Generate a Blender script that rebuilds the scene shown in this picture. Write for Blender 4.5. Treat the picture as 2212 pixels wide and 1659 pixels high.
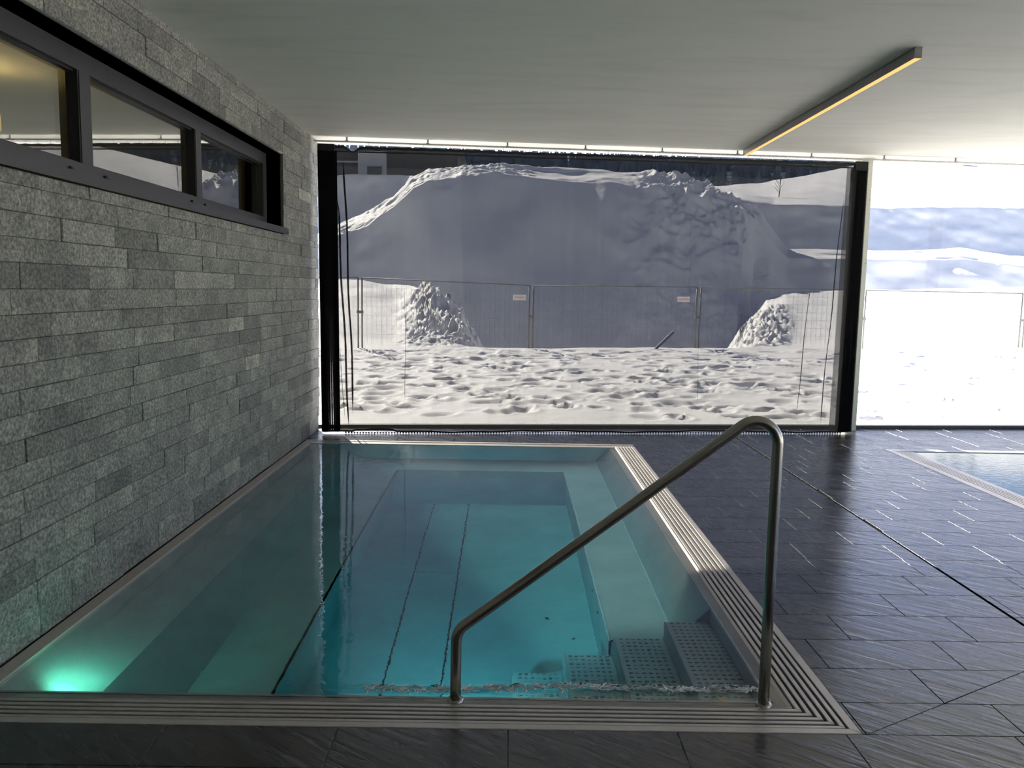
import bpy, bmesh, math, random
import numpy as np
from mathutils import Vector, Matrix

for o in list(bpy.data.objects):
    bpy.data.objects.remove(o)
SC = bpy.context.scene
COL = SC.collection
random.seed(7)
RNG = np.random.default_rng(11)

# ------------------------------------------------------------------ camera
H = 1.55
FPX = 1789.0
CAM = np.array([[0.9998, 0.0056, -0.0166], [-0.0037, 0.9934, 0.1142], [0.0171, -0.1141, 0.9933]])
cd = bpy.data.cameras.new('camera')
cam = bpy.data.objects.new('camera', cd)
COL.objects.link(cam)
right, fwd, up = (Vector(CAM[:, i]).normalized() for i in range(3))
right = fwd.cross(up).normalized()
up = right.cross(fwd).normalized()
cam.matrix_world = Matrix(((right.x, up.x, -fwd.x, 0), (right.y, up.y, -fwd.y, 0), (right.z, up.z, -fwd.z, H), (0, 0, 0, 1)))
cd.sensor_fit = 'HORIZONTAL'
cd.sensor_width = 36.0
cd.lens = FPX / 2212 * 36.0
cd.clip_start = 0.05
cd.clip_end = 2000
SC.camera = cam

# ------------------------------------------------------------------ sky, sun, exposure
SUN_EL, SUN_AZ = math.radians(31.0), math.radians(-24.0)      # azimuth clockwise from +Y
world = bpy.data.worlds.new('sky')
SC.world = world
world.use_nodes = True
wn = world.node_tree
wn.nodes.clear()
wo = wn.nodes.new('ShaderNodeOutputWorld')
wb = wn.nodes.new('ShaderNodeBackground')
ws = wn.nodes.new('ShaderNodeTexSky')
ws.sky_type = 'NISHITA'
ws.sun_disc = False
ws.sun_elevation = SUN_EL
ws.sun_rotation = SUN_AZ
ws.altitude = 1500
wb.inputs['Strength'].default_value = 0.27
wh = wn.nodes.new('ShaderNodeHueSaturation')          # thin winter haze: paler sky all round
wh.inputs['Saturation'].default_value = 0.9
wh.inputs['Hue'].default_value = 0.525
wn.links.new(ws.outputs[0], wh.inputs['Color'])
wn.links.new(wh.outputs[0], wb.inputs[0])
wn.links.new(wb.outputs[0], wo.inputs[0])
sd = bpy.data.lights.new('sun', 'SUN')
sd.energy = 25.0
sd.color = (1.0, 0.92, 0.81)
sd.angle = math.radians(0.55)
sun = bpy.data.objects.new('sun', sd)
COL.objects.link(sun)
sdir = Vector((math.sin(SUN_AZ) * math.cos(SUN_EL), math.cos(SUN_AZ) * math.cos(SUN_EL), math.sin(SUN_EL)))
sun.location = sdir * 60
sun.rotation_euler = (-sdir).to_track_quat('-Z', 'Y').to_euler()
SC.view_settings.view_transform = 'Standard'
SC.view_settings.look = 'None'
SC.view_settings.gamma = 1.0
SC.view_settings.use_curve_mapping = False
SC.view_settings.exposure = 0.0
cy = SC.cycles
cy.max_bounces = 14
cy.diffuse_bounces = 6
cy.glossy_bounces = 5
cy.transmission_bounces = 8
cy.transparent_max_bounces = 24
cy.caustics_reflective = False
cy.caustics_refractive = True
cy.blur_glossy = 0.5
cy.sample_clamp_indirect = 6.0
cy.use_denoising = True

# ------------------------------------------------------------------ materials
def newmat(name):
    m = bpy.data.materials.new(name)
    m.use_nodes = True
    nt = m.node_tree
    nt.nodes.clear()
    out = nt.nodes.new('ShaderNodeOutputMaterial')
    return m, nt, out

def N(nt, typ, **kw):
    n = nt.nodes.new(typ)
    for k, v in kw.items():
        if k.startswith('i_'):
            key = k[2:]
            key = int(key) if key.isdigit() else key.replace('_', ' ')
            n.inputs[key].default_value = v
        else:
            setattr(n, k, v)
    return n

def ramp(nt, stops, interp='LINEAR'):
    n = nt.nodes.new('ShaderNodeValToRGB')
    n.color_ramp.interpolation = interp
    el = n.color_ramp.elements
    while len(el) < len(stops):
        el.new(0.5)
    for e, (p, c) in zip(el, stops):
        e.position = p
        e.color = (*c, 1) if len(c) == 3 else c
    return n

def coords(nt, scale=(1, 1, 1), rot=(0, 0, 0), per_object=False, kind='Object'):
    """object coordinates, optionally shifted by the object's random value so alike pieces differ"""
    tc = N(nt, 'ShaderNodeTexCoord')
    mp = N(nt, 'ShaderNodeMapping')
    mp.inputs['Scale'].default_value = scale
    mp.inputs['Rotation'].default_value = rot
    nt.links.new(tc.outputs[kind], mp.inputs['Vector'])
    if per_object:
        oi = N(nt, 'ShaderNodeObjectInfo')
        mu = N(nt, 'ShaderNodeMath', operation='MULTIPLY', i_1=37.0)
        cb = N(nt, 'ShaderNodeCombineXYZ')
        nt.links.new(oi.outputs['Random'], mu.inputs[0])
        for k in range(3):
            nt.links.new(mu.outputs[0], cb.inputs[k])
        nt.links.new(cb.outputs[0], mp.inputs['Location'])
    return mp

def principled(nt, out, **kw):
    b = N(nt, 'ShaderNodeBsdfPrincipled')
    for k, v in kw.items():
        b.inputs[k].default_value = v
    nt.links.new(b.outputs[0], out.inputs['Surface'])
    return b

def simple(name, col, rough=0.5, metal=0.0, noise=0.08, scale=30, bump=0.0, spec=0.5, stretch=(1, 1, 1)):
    m, nt, out = newmat(name)
    b = principled(nt, out, Roughness=rough, Metallic=metal)
    b.inputs['Specular IOR Level'].default_value = spec
    mp = coords(nt, stretch)
    ns = N(nt, 'ShaderNodeTexNoise', i_Scale=scale, i_Detail=4.0)
    nt.links.new(mp.outputs[0], ns.inputs['Vector'])
    lo = tuple(max(0, c * (1 - noise * 2)) for c in col)
    hi = tuple(min(1, c * (1 + noise * 2)) for c in col)
    r = ramp(nt, [(0.25, lo), (0.75, hi)])
    nt.links.new(ns.outputs['Fac'], r.inputs[0])
    nt.links.new(r.outputs[0], b.inputs['Base Color'])
    if bump:
        bp = N(nt, 'ShaderNodeBump', i_Strength=bump, i_Distance=0.01)
        nt.links.new(ns.outputs['Fac'], bp.inputs['Height'])
        nt.links.new(bp.outputs[0], b.inputs['Normal'])
    return m

def mat_stone():
    m, nt, out = newmat('quartzite_stone')
    b = principled(nt, out, Roughness=0.62)
    b.inputs['Specular IOR Level'].default_value = 0.35
    mp = coords(nt, (1, 1, 1), per_object=True)
    n1 = N(nt, 'ShaderNodeTexNoise', i_Scale=62.0, i_Detail=6.0, i_Roughness=0.72)
    n2 = N(nt, 'ShaderNodeTexNoise', i_Scale=6.0, i_Detail=3.0)
    n3 = N(nt, 'ShaderNodeTexVoronoi', i_Scale=70.0)
    for n in (n1, n2, n3):
        nt.links.new(mp.outputs[0], n.inputs['Vector'])
    r1 = ramp(nt, [(0.34, (0.13, 0.13, 0.12)), (0.5, (0.33, 0.325, 0.298)), (0.66, (0.62, 0.61, 0.555))])
    nt.links.new(n1.outputs['Fac'], r1.inputs[0])
    r2 = ramp(nt, [(0.3, (0.72, 0.72, 0.72)), (0.7, (1.15, 1.14, 1.1))])
    nt.links.new(n2.outputs['Fac'], r2.inputs[0])
    mx = N(nt, 'ShaderNodeMix', data_type='RGBA', blend_type='MULTIPLY')
    mx.inputs[0].default_value = 1.0
    nt.links.new(r1.outputs[0], mx.inputs[6])
    nt.links.new(r2.outputs[0], mx.inputs[7])
    oi = N(nt, 'ShaderNodeObjectInfo')
    r3 = ramp(nt, [(0.0, (0.62, 0.62, 0.63)), (0.16, (0.86, 0.86, 0.86)), (0.85, (1.06, 1.06, 1.05)), (0.97, (1.12, 1.12, 1.08)), (1.0, (1.75, 1.72, 1.6))])
    nt.links.new(oi.outputs['Random'], r3.inputs[0])
    mx2 = N(nt, 'ShaderNodeMix', data_type='RGBA', blend_type='MULTIPLY')
    mx2.inputs[0].default_value = 1.0
    nt.links.new(mx.outputs[2], mx2.inputs[6])
    nt.links.new(r3.outputs[0], mx2.inputs[7])
    nt.links.new(mx2.outputs[2], b.inputs['Base Color'])
    ad = N(nt, 'ShaderNodeMath', operation='ADD')
    nt.links.new(n1.outputs['Fac'], ad.inputs[0])
    nt.links.new(n2.outputs['Fac'], ad.inputs[1])
    bp = N(nt, 'ShaderNodeBump', i_Strength=0.55, i_Distance=0.012)
    nt.links.new(ad.outputs[0], bp.inputs['Height'])
    nt.links.new(bp.outputs[0], b.inputs['Normal'])
    return m

def mat_slate():
    m, nt, out = newmat('slate_tile')
    b = principled(nt, out, Roughness=0.36)
    b.inputs['Specular IOR Level'].default_value = 1.0
    b.inputs['IOR'].default_value = 1.56
    mr = coords(nt, (1, 1, 1), (0, 0, math.radians(37)), per_object=True)
    mp = N(nt, 'ShaderNodeMapping')
    mp.inputs['Scale'].default_value = (0.9, 6.0, 1.0)
    nt.links.new(mr.outputs[0], mp.inputs['Vector'])
    n1 = N(nt, 'ShaderNodeTexNoise', i_Scale=3.6, i_Detail=4.0, i_Roughness=0.55, i_Distortion=0.35)
    nt.links.new(mp.outputs[0], n1.inputs['Vector'])
    mp2 = coords(nt, (1, 1, 1), per_object=True)
    n2 = N(nt, 'ShaderNodeTexNoise', i_Scale=3.0, i_Detail=5.0)
    nt.links.new(mp2.outputs[0], n2.inputs['Vector'])
    r = ramp(nt, [(0.3, (0.009, 0.009, 0.011)), (0.7, (0.027, 0.027, 0.030))])
    nt.links.new(n2.outputs['Fac'], r.inputs[0])
    nt.links.new(r.outputs[0], b.inputs['Base Color'])
    rr = ramp(nt, [(0.3, (0.19, 0.19, 0.19)), (0.75, (0.34, 0.34, 0.34))])
    nt.links.new(n1.outputs['Fac'], rr.inputs[0])
    nt.links.new(rr.outputs[0], b.inputs['Roughness'])
    bp = N(nt, 'ShaderNodeBump', i_Strength=0.36, i_Distance=0.011)
    nt.links.new(n1.outputs['Fac'], bp.inputs['Height'])
    nt.links.new(bp.outputs[0], b.inputs['Normal'])
    return m

def mat_grout():
    m, nt, out = newmat('grout')
    b = principled(nt, out, Roughness=0.9)
    mp = coords(nt)
    n1 = N(nt, 'ShaderNodeTexNoise', i_Scale=1.6, i_Detail=3.0)
    nt.links.new(mp.outputs[0], n1.inputs['Vector'])
    r = ramp(nt, [(0.5, (0.012, 0.012, 0.013)), (0.66, (0.10, 0.097, 0.09))])
    nt.links.new(n1.outputs['Fac'], r.inputs[0])
    nt.links.new(r.outputs[0], b.inputs['Base Color'])
    return m

def mat_plaster():
    m, nt, out = newmat('ceiling_plaster')
    b = principled(nt, out, Roughness=0.75)
    b.inputs['Specular IOR Level'].default_value = 0.2
    mp = coords(nt, (0.5, 2.2, 1))
    n1 = N(nt, 'ShaderNodeTexNoise', i_Scale=1.5, i_Detail=7.0, i_Roughness=0.6, i_Distortion=1.2)
    nt.links.new(mp.outputs[0], n1.inputs['Vector'])
    r = ramp(nt, [(0.25, (0.74, 0.73, 0.65)), (0.5, (0.82, 0.80, 0.73)), (0.8, (0.86, 0.83, 0.78))])
    nt.links.new(n1.outputs['Fac'], r.inputs[0])
    nt.links.new(r.outputs[0], b.inputs['Base Color'])
    bp = N(nt, 'ShaderNodeBump', i_Strength=0.25, i_Distance=0.01)
    nt.links.new(n1.outputs['Fac'], bp.inputs['Height'])
    nt.links.new(bp.outputs[0], b.inputs['Normal'])
    return m

def mat_steel(name, col, rough, metal, bump=0.06, stretch=(2, 60, 60), scale=4):
    m, nt, out = newmat(name)
    b = principled(nt, out, Roughness=rough, Metallic=metal)
    mp = coords(nt, stretch)
    n1 = N(nt, 'ShaderNodeTexNoise', i_Scale=scale, i_Detail=4.0)
    nt.links.new(mp.outputs[0], n1.inputs['Vector'])
    mp2 = coords(nt, (1, 1, 1))
    n2 = N(nt, 'ShaderNodeTexNoise', i_Scale=2.5, i_Detail=5.0, i_Roughness=0.6)
    nt.links.new(mp2.outputs[0], n2.inputs['Vector'])
    ad = N(nt, 'ShaderNodeMath', operation='MULTIPLY_ADD', i_1=0.35)
    nt.links.new(n1.outputs['Fac'], ad.inputs[0])
    nt.links.new(n2.outputs['Fac'], ad.inputs[2])
    r = ramp(nt, [(0.4, tuple(c * 0.82 for c in col)), (0.9, tuple(min(1, c * 1.12) for c in col))])
    nt.links.new(ad.outputs[0], r.inputs[0])
    nt.links.new(r.outputs[0], b.inputs['Base Color'])
    if bump:
        bp = N(nt, 'ShaderNodeBump', i_Strength=bump, i_Distance=0.005)
        nt.links.new(n1.outputs['Fac'], bp.inputs['Height'])
        nt.links.new(bp.outputs[0], b.inputs['Normal'])
    return m

def mat_water():
    m, nt, out = newmat('pool_water')
    g = N(nt, 'ShaderNodeBsdfGlass', i_IOR=1.333, i_Roughness=0.0)
    g.inputs['Color'].default_value = (1, 1, 1, 1)
    mp = coords(nt, (1, 1.6, 1))
    n1 = N(nt, 'ShaderNodeTexNoise', i_Scale=16.0, i_Detail=2.5)
    nt.links.new(mp.outputs[0], n1.inputs['Vector'])
    bp = N(nt, 'ShaderNodeBump', i_Strength=0.035, i_Distance=0.02)
    nt.links.new(n1.outputs['Fac'], bp.inputs['Height'])
    nt.links.new(bp.outputs[0], g.inputs['Normal'])
    nt.links.new(g.outputs[0], out.inputs['Surface'])
    va = N(nt, 'ShaderNodeVolumeAbsorption', i_Density=0.85)
    va.inputs['Color'].default_value = (0.08, 0.76, 0.84, 1)
    nt.links.new(va.outputs[0], out.inputs['Volume'])
    return m

def mat_pane(name, base, power, scalev, tint=(1, 1, 1)):
    """thin pane: straight transmission plus mirror reflection that rises towards grazing"""
    m, nt, out = newmat(name)
    lw = N(nt, 'ShaderNodeLayerWeight', i_Blend=0.5)
    p = N(nt, 'ShaderNodeMath', operation='POWER', i_1=power)
    nt.links.new(lw.outputs['Facing'], p.inputs[0])
    ma = N(nt, 'ShaderNodeMath', operation='MULTIPLY_ADD', i_1=scalev, i_2=base)
    nt.links.new(p.outputs[0], ma.inputs[0])
    t = N(nt, 'ShaderNodeBsdfTransparent')
    t.inputs[0].default_value = (*tint, 1)
    g = N(nt, 'ShaderNodeBsdfGlossy', i_Roughness=0.0)
    mx = N(nt, 'ShaderNodeMixShader')
    nt.links.new(ma.outputs[0], mx.inputs[0])
    nt.links.new(t.outputs[0], mx.inputs[1])
    nt.links.new(g.outputs[0], mx.inputs[2])
    nt.links.new(mx.outputs[0], out.inputs['Surface'])
    return m

def mat_mesh_fabric(name, trans, col):
    """open black net: most light is stopped by the yarn, the rest passes straight through the holes"""
    m, nt, out = newmat(name)
    mp = coords(nt, (1, 1, 0.02))
    n1 = N(nt, 'ShaderNodeTexNoise', i_Scale=14.0, i_Detail=5.0, i_Roughness=0.7)
    nt.links.new(mp.outputs[0], n1.inputs['Vector'])
    r = ramp(nt, [(0.3, (trans * 0.95,) * 3), (0.7, (trans * 1.05,) * 3)])
    nt.links.new(n1.outputs['Fac'], r.inputs[0])
    t = N(nt, 'ShaderNodeBsdfTransparent')
    nt.links.new(r.outputs[0], t.inputs[0])
    d = N(nt, 'ShaderNodeBsdfDiffuse')
    d.inputs[0].default_value = (*col, 1)
    tl = N(nt, 'ShaderNodeBsdfTranslucent')
    tl.inputs[0].default_value = (col[0] * 0.25, col[1] * 0.25, col[2] * 0.24, 1)
    a1 = N(nt, 'ShaderNodeAddShader')
    a2 = N(nt, 'ShaderNodeAddShader')
    nt.links.new(d.outputs[0], a1.inputs[0])
    nt.links.new(tl.outputs[0], a1.inputs[1])
    nt.links.new(a1.outputs[0], a2.inputs[0])
    nt.links.new(t.outputs[0], a2.inputs[1])
    nt.links.new(a2.outputs[0], out.inputs['Surface'])
    return m

def mat_emit(name, col, strength):
    m, nt, out = newmat(name)
    e = N(nt, 'ShaderNodeEmission', i_Strength=strength)
    e.inputs[0].default_value = (*col, 1)
    nt.links.new(e.outputs[0], out.inputs['Surface'])
    return m

def mat_snow():
    m, nt, out = newmat('snow')
    b = principled(nt, out, Roughness=0.7)
    b.inputs['Specular IOR Level'].default_value = 0.2
    mp = coords(nt)
    n1 = N(nt, 'ShaderNodeTexNoise', i_Scale=2.2, i_Detail=8.0, i_Roughness=0.62)
    nt.links.new(mp.outputs[0], n1.inputs['Vector'])
    r = ramp(nt, [(0.3, (0.80, 0.80, 0.81)), (0.7, (0.87, 0.87, 0.875))])
    nt.links.new(n1.outputs['Fac'], r.inputs[0])
    nt.links.new(r.outputs[0], b.inputs['Base Color'])
    bp = N(nt, 'ShaderNodeBump', i_Strength=0.4, i_Distance=0.05)
    nt.links.new(n1.outputs['Fac'], bp.inputs['Height'])
    nt.links.new(bp.outputs[0], b.inputs['Normal'])
    return m

def mat_forest():
    m, nt, out = newmat('hazy_forest')
    b = principled(nt, out, Roughness=0.9)
    b.inputs['Specular IOR Level'].default_value = 0.0
    mp = coords(nt)
    n1 = N(nt, 'ShaderNodeTexNoise', i_Scale=0.16, i_Detail=8.0, i_Roughness=0.7)
    nt.links.new(mp.outputs[0], n1.inputs['Vector'])
    r = ramp(nt, [(0.35, (0.09, 0.12, 0.155)), (0.6, (0.14, 0.18, 0.23)), (0.72, (0.36, 0.42, 0.5))])  # blue haze of distance put into the colours
    nt.links.new(n1.outputs['Fac'], r.inputs[0])
    nt.links.new(r.outputs[0], b.inputs['Base Color'])
    return m

M_STONE = mat_stone()
M_SLATE = mat_slate()
M_GROUT = mat_grout()
M_JOINT = simple('dark_joint', (0.008, 0.008, 0.009), 0.9, spec=0.0)
M_PLASTER = mat_plaster()
M_WALL = simple('painted_wall', (0.46, 0.45, 0.42), 0.8)
M_MORTAR = simple('dark_mortar', (0.09, 0.09, 0.085), 0.9)
M_REVEAL = simple('reveal_stone', (0.46, 0.46, 0.43), 0.8, noise=0.2, scale=40)
M_SHELL = mat_steel('submerged_steel', (0.50, 0.53, 0.51), 0.42, 0.35, 0.05)
M_GRATE = mat_steel('grating_steel', (0.66, 0.62, 0.57), 0.38, 0.6, 0.05, (1, 1, 1), 40)
M_RIM = mat_steel('rim_steel', (0.66, 0.61, 0.56), 0.42, 0.55, 0.05)
M_TUBE = mat_steel('brushed_tube', (0.44, 0.42, 0.37), 0.24, 1.0, 0.04, (1, 1, 60), 6)
M_DARK = simple('dark_channel', (0.015, 0.015, 0.016), 0.7)
M_WATER = mat_water()
M_BAR = simple('dark_bar', (0.035, 0.034, 0.036), 0.5)
M_FRAME = simple('anthracite_frame', (0.085, 0.082, 0.088), 0.42, 0.25, 0.04, 60)
M_COLUMN = simple('olive_grey_post', (0.62, 0.62, 0.52), 0.5, 0.2, 0.04, 60)
M_PANE = mat_pane('window_pane', 0.02, 4.0, 0.6, (0.99, 1.0, 0.99))
M_RIBBON = mat_pane('coated_pane', 0.19, 1.6, 0.85, (0.82, 0.86, 0.80))
M_NET = mat_mesh_fabric('black_net', 0.17, (0.010, 0.010, 0.011))
M_TAPE = mat_mesh_fabric('net_tape', 0.30, (0.03, 0.03, 0.03))
M_HEM = simple('black_hem', (0.008, 0.008, 0.009), 0.7)
M_RAIL = simple('white_rail', (0.62, 0.60, 0.58), 0.4)
M_ALU = simple('anodised_aluminium', (0.30, 0.30, 0.30), 0.35, 0.7)
M_GLOW = mat_emit('warm_diffuser', (1.0, 0.56, 0.19), 1.35)
M_TEAL = mat_emit('underwater_lens', (0.25, 1.0, 0.72), 6.0)
M_SNOW = mat_snow()
M_FOREST = mat_forest()
M_GALV = simple('galvanised_tube', (0.20, 0.195, 0.18), 0.6, 0.2)
M_SIGN = simple('sign_board', (0.95, 0.86, 0.83), 0.5, noise=0.02)
M_SIGNRED = simple('sign_red', (0.75, 0.38, 0.34), 0.5)
M_STRIP = simple('beige_strip', (0.62, 0.53, 0.47), 0.45, 0.3, 0.03)
M_WELD = simple('glinting_weld', (0.9, 0.92, 0.92), 0.3, 0.3, 0.02)
M_STUD = mat_steel('stud_steel', (0.24, 0.27, 0.28), 0.3, 0.6)
M_GLINT = simple('glint', (0.95, 0.95, 0.95), 0.15, noise=0.01, spec=1.0)
M_BOARD = simple('blue_board', (0.05, 0.055, 0.17), 0.5)
M_TIMBER = simple('dark_timber', (0.11, 0.105, 0.10), 0.8, 0, 0.2, 3, stretch=(1, 1, 12))
M_RENDER = simple('grey_render', (0.58, 0.57, 0.55), 0.85)
M_DARKGLASS = simple('dark_window', (0.03, 0.03, 0.035), 0.1)
M_BARK = simple('bark', (0.07, 0.055, 0.045), 0.9)
M_BRUSH = simple('shaded_shrub', (0.12, 0.14, 0.22), 0.9)  # blue shade of snowy branches put into the colour
M_ROOM = simple('inner_room_paint', (0.55, 0.55, 0.42), 0.8)
M_SCONCE = mat_emit('sconce_shade', (1.0, 0.62, 0.22), 1.6)
M_RUBBER = simple('black_plastic', (0.012, 0.012, 0.012), 0.5)

# ------------------------------------------------------------------ helpers
def obj(name, verts, faces, mat, parent=None, smooth=False, loc=None):
    me = bpy.data.meshes.new(name)
    me.from_pydata([tuple(v) for v in verts], [], [tuple(f) for f in faces])
    me.update()
    if smooth:
        me.polygons.foreach_set('use_smooth', [True] * len(me.polygons))
    if mat:
        me.materials.append(mat)
    o = bpy.data.objects.new(name, me)
    COL.objects.link(o)
    if loc is not None:
        o.location = loc
    if parent:
        o.parent = parent
    return o

def empty(name, loc=(0, 0, 0)):
    o = bpy.data.objects.new(name, None)
    o.empty_display_size = 0.1
    o.location = loc
    COL.objects.link(o)
    return o

def tag(o, label=None, cat=None, group=None, kind=None):
    if label:
        o['label'] = label
    if cat:
        o['category'] = cat
    if group:
        o['group'] = group
    if kind:
        o['kind'] = kind
    return o

class MB:
    def __init__(s):
        s.v, s.f = [], []
    def add(s, verts, faces):
        n = len(s.v)
        s.v += [tuple(v) for v in verts]
        s.f += [tuple(i + n for i in f) for f in faces]
        return s
    def box(s, x0, x1, y0, y1, z0, z1):
        v = [(x, y, z) for z in (z0, z1) for y in (y0, y1) for x in (x0, x1)]
        return s.add(v, [(0, 2, 3, 1), (4, 5, 7, 6), (0, 1, 5, 4), (2, 6, 7, 3), (0, 4, 6, 2), (1, 3, 7, 5)])
    def prism(s, poly, z0, z1, bev=0.0):
        """vertical prism over a plan polygon (counter-clockwise), with an optional top bevel"""
        n = len(poly)
        v = [(x, y, z0) for x, y in poly]
        if bev:
            cx = sum(p[0] for p in poly) / n
            cyy = sum(p[1] for p in poly) / n
            ins = inset(poly, bev)
            v += [(x, y, z1 - bev) for x, y in poly] + [(x, y, z1) for x, y in ins]
            f = [tuple(range(2 * n, 3 * n)), tuple(reversed(range(n)))]
            for i in range(n):
                j = (i + 1) % n
                f += [(i, j, n + j, n + i), (n + i, n + j, 2 * n + j, 2 * n + i)]
        else:
            v += [(x, y, z1) for x, y in poly]
            f = [tuple(range(n, 2 * n)), tuple(reversed(range(n)))]
            for i in range(n):
                j = (i + 1) % n
                f.append((i, j, n + j, n + i))
        return s.add(v, f)
    def tube(s, pts, r, seg=12, cap=True):
        pts = [Vector(p) for p in pts]
        rings = []
        prev = None
        for i, p in enumerate(pts):
            a = pts[max(0, i - 1)]
            b = pts[min(len(pts) - 1, i + 1)]
            d = (b - a).normalized()
            if prev is None:
                u = d.orthogonal().normalized()
            else:
                u = (prev - d * prev.dot(d)).normalized()
            prev = u
            w = d.cross(u)
            rr = r[i] if isinstance(r, (list, tuple)) else r
            rings.append([p + (u * math.cos(t) + w * math.sin(t)) * rr for t in [2 * math.pi * k / seg for k in range(seg)]])
        v = [q for rg in rings for q in rg]
        f = []
        for i in range(len(rings) - 1):
            for k in range(seg):
                k2 = (k + 1) % seg
                f.append((i * seg + k, i * seg + k2, (i + 1) * seg + k2, (i + 1) * seg + k))
        if cap:
            f.append(tuple(reversed(range(seg))))
            f.append(tuple((len(rings) - 1) * seg + k for k in range(seg)))
        return s.add(v, f)
    def build(s, name, mat, parent=None, smooth=False):
        return obj(name, s.v, s.f, mat, parent, smooth)

def inset(poly, d):
    n = len(poly)
    out = []
    for i in range(n):
        p0, p1, p2 = Vector(poly[i - 1]), Vector(poly[i]), Vector(poly[(i + 1) % n])
        e1, e2 = (p1 - p0).normalized(), (p2 - p1).normalized()
        n1, n2 = Vector((-e1.y, e1.x)), Vector((-e2.y, e2.x))
        k = 1 + n1.dot(n2)
        out.append(tuple(p1 + (n1 + n2) * (d / max(k, 0.3))))
    return out

def clip(poly, a, b, c):
    """keep the side a*x + b*y <= c"""
    out = []
    n = len(poly)
    for i in range(n):
        p, q = poly[i], poly[(i + 1) % n]
        dp, dq = a * p[0] + b * p[1] - c, a * q[0] + b * q[1] - c
        if dp <= 1e-9:
            out.append(p)
        if (dp < -1e-9 and dq > 1e-9) or (dp > 1e-9 and dq < -1e-9):
            t = dp / (dp - dq)
            out.append((p[0] + (q[0] - p[0]) * t, p[1] + (q[1] - p[1]) * t))
    return out

def area(poly):
    return 0.5 * sum(poly[i][0] * poly[(i + 1) % len(poly)][1] - poly[(i + 1) % len(poly)][0] * poly[i][1] for i in range(len(poly)))

# plan lines of the slanted window side
def curt_y(x):
    return 8.889 + 0.092 * (x - 1.04)
def glass_y(x):
    return 9.55 + 0.088 * (x - 4.09)

XL, ZC = -2.02, 3.05
XR, YB = 6.45, -3.5

# ------------------------------------------------------------------ room shell
def build_shell():
    # ceiling slab, following the slanted window line
    poly = [(-2.5, YB), (XR + 0.2, YB), (XR + 0.2, glass_y(XR + 0.2) + 0.06), (-2.5, glass_y(-2.5) + 0.06)]
    o = MB().prism(poly, ZC, ZC + 0.3).build('ceiling', M_PLASTER)
    tag(o, kind='structure')
    w = tag(empty('window_3'), kind='structure')
    for i in range(6):
        y0 = YB + 0.05 + i * 2.2
        MB().box(XR, XR + 0.012, y0 + 0.06, min(y0 + 2.2, glass_y(XR)) - 0.06, 0.03, ZC).build('pane', M_PANE, w)
        MB().box(XR - 0.06, XR + 0.06, y0 - 0.06, y0 + 0.06, 0.0, ZC).build('mullion', M_COLUMN, w)
    MB().box(XR - 0.04, XR + 0.04, YB, glass_y(XR), -0.02, 0.03).build('bottom_frame', M_BAR, w)
    n = 24
    xs = [XR + 0.1 + 70 * (i / n) ** 1.5 for i in range(n + 1)]
    ysn = [-60 + (glass_y(XR) + 60) * j / n for j in range(n + 1)]
    v = [(x, y, 0.05 + 0.25 * math.sin(x * 0.35 + y * 0.21) * min(1, (x - XR) / 6) + 0.02 * max(0, x - 14)) for y in ysn for x in xs]
    f = [(j * (n + 1) + i, j * (n + 1) + i + 1, (j + 1) * (n + 1) + i + 1, (j + 1) * (n + 1) + i) for j in range(n) for i in range(n)]
    o = obj('snow_terrace', v, f, M_SNOW, None, True)
    tag(o, kind='structure')
    o = MB().box(-2.5, XR + 0.2, YB - 0.2, YB, -0.3, ZC).build('wall_back', M_WALL)
    tag(o, kind='structure')

build_shell()

# ---- window wall (window_1)
def slab_along(mb, x0, x1, off0, off1, z0, z1, yf):
    v = []
    for z in (z0, z1):
        for x, o_ in ((x0, off0), (x1, off0), (x1, off1), (x0, off1)):
            v.append((x, yf(x) + o_, z))
    mb.add(v, [(0, 3, 2, 1), (4, 5, 6, 7), (0, 1, 5, 4), (1, 2, 6, 5), (2, 3, 7, 6), (3, 0, 4, 7)])
    return mb

def build_window_wall():
    w = tag(empty('window_1', (1, 9.3, 0)), kind='structure')
    w.location = (0, 0, 0)
    slab_along(MB(), -2.35, 3.93, 0.0, 0.012, 0.03, ZC, glass_y).build('pane', M_PANE, w)
    slab_along(MB(), 4.01, XR, 0.0, 0.012, 0.03, ZC, glass_y).build('pane', M_PANE, w)
    slab_along(MB(), -2.35, 3.9, -0.03, 0.05, -0.01, 0.035, glass_y).build('bottom_frame', M_BAR, w)
    slab_along(MB(), 4.01, XR, -0.03, 0.05, -0.01, 0.035, glass_y).build('bottom_frame', M_BAR, w)
    # mullion post: front face wide, returns to the glass
    slab_along(MB(), 3.885, 4.012, -0.165, 0.06, 0.0, ZC, glass_y).build('mullion', M_COLUMN, w)
    m = MB()
    for z in (0.25, 0.75, 1.3, 1.9, 2.6):
        m.tube([(3.998, glass_y(4) - 0.166, z), (3.998, glass_y(4) - 0.169, z)], 0.006, 8)
    m.build('screw_heads', M_ALU, w)
    return w
build_window_wall()

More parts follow.
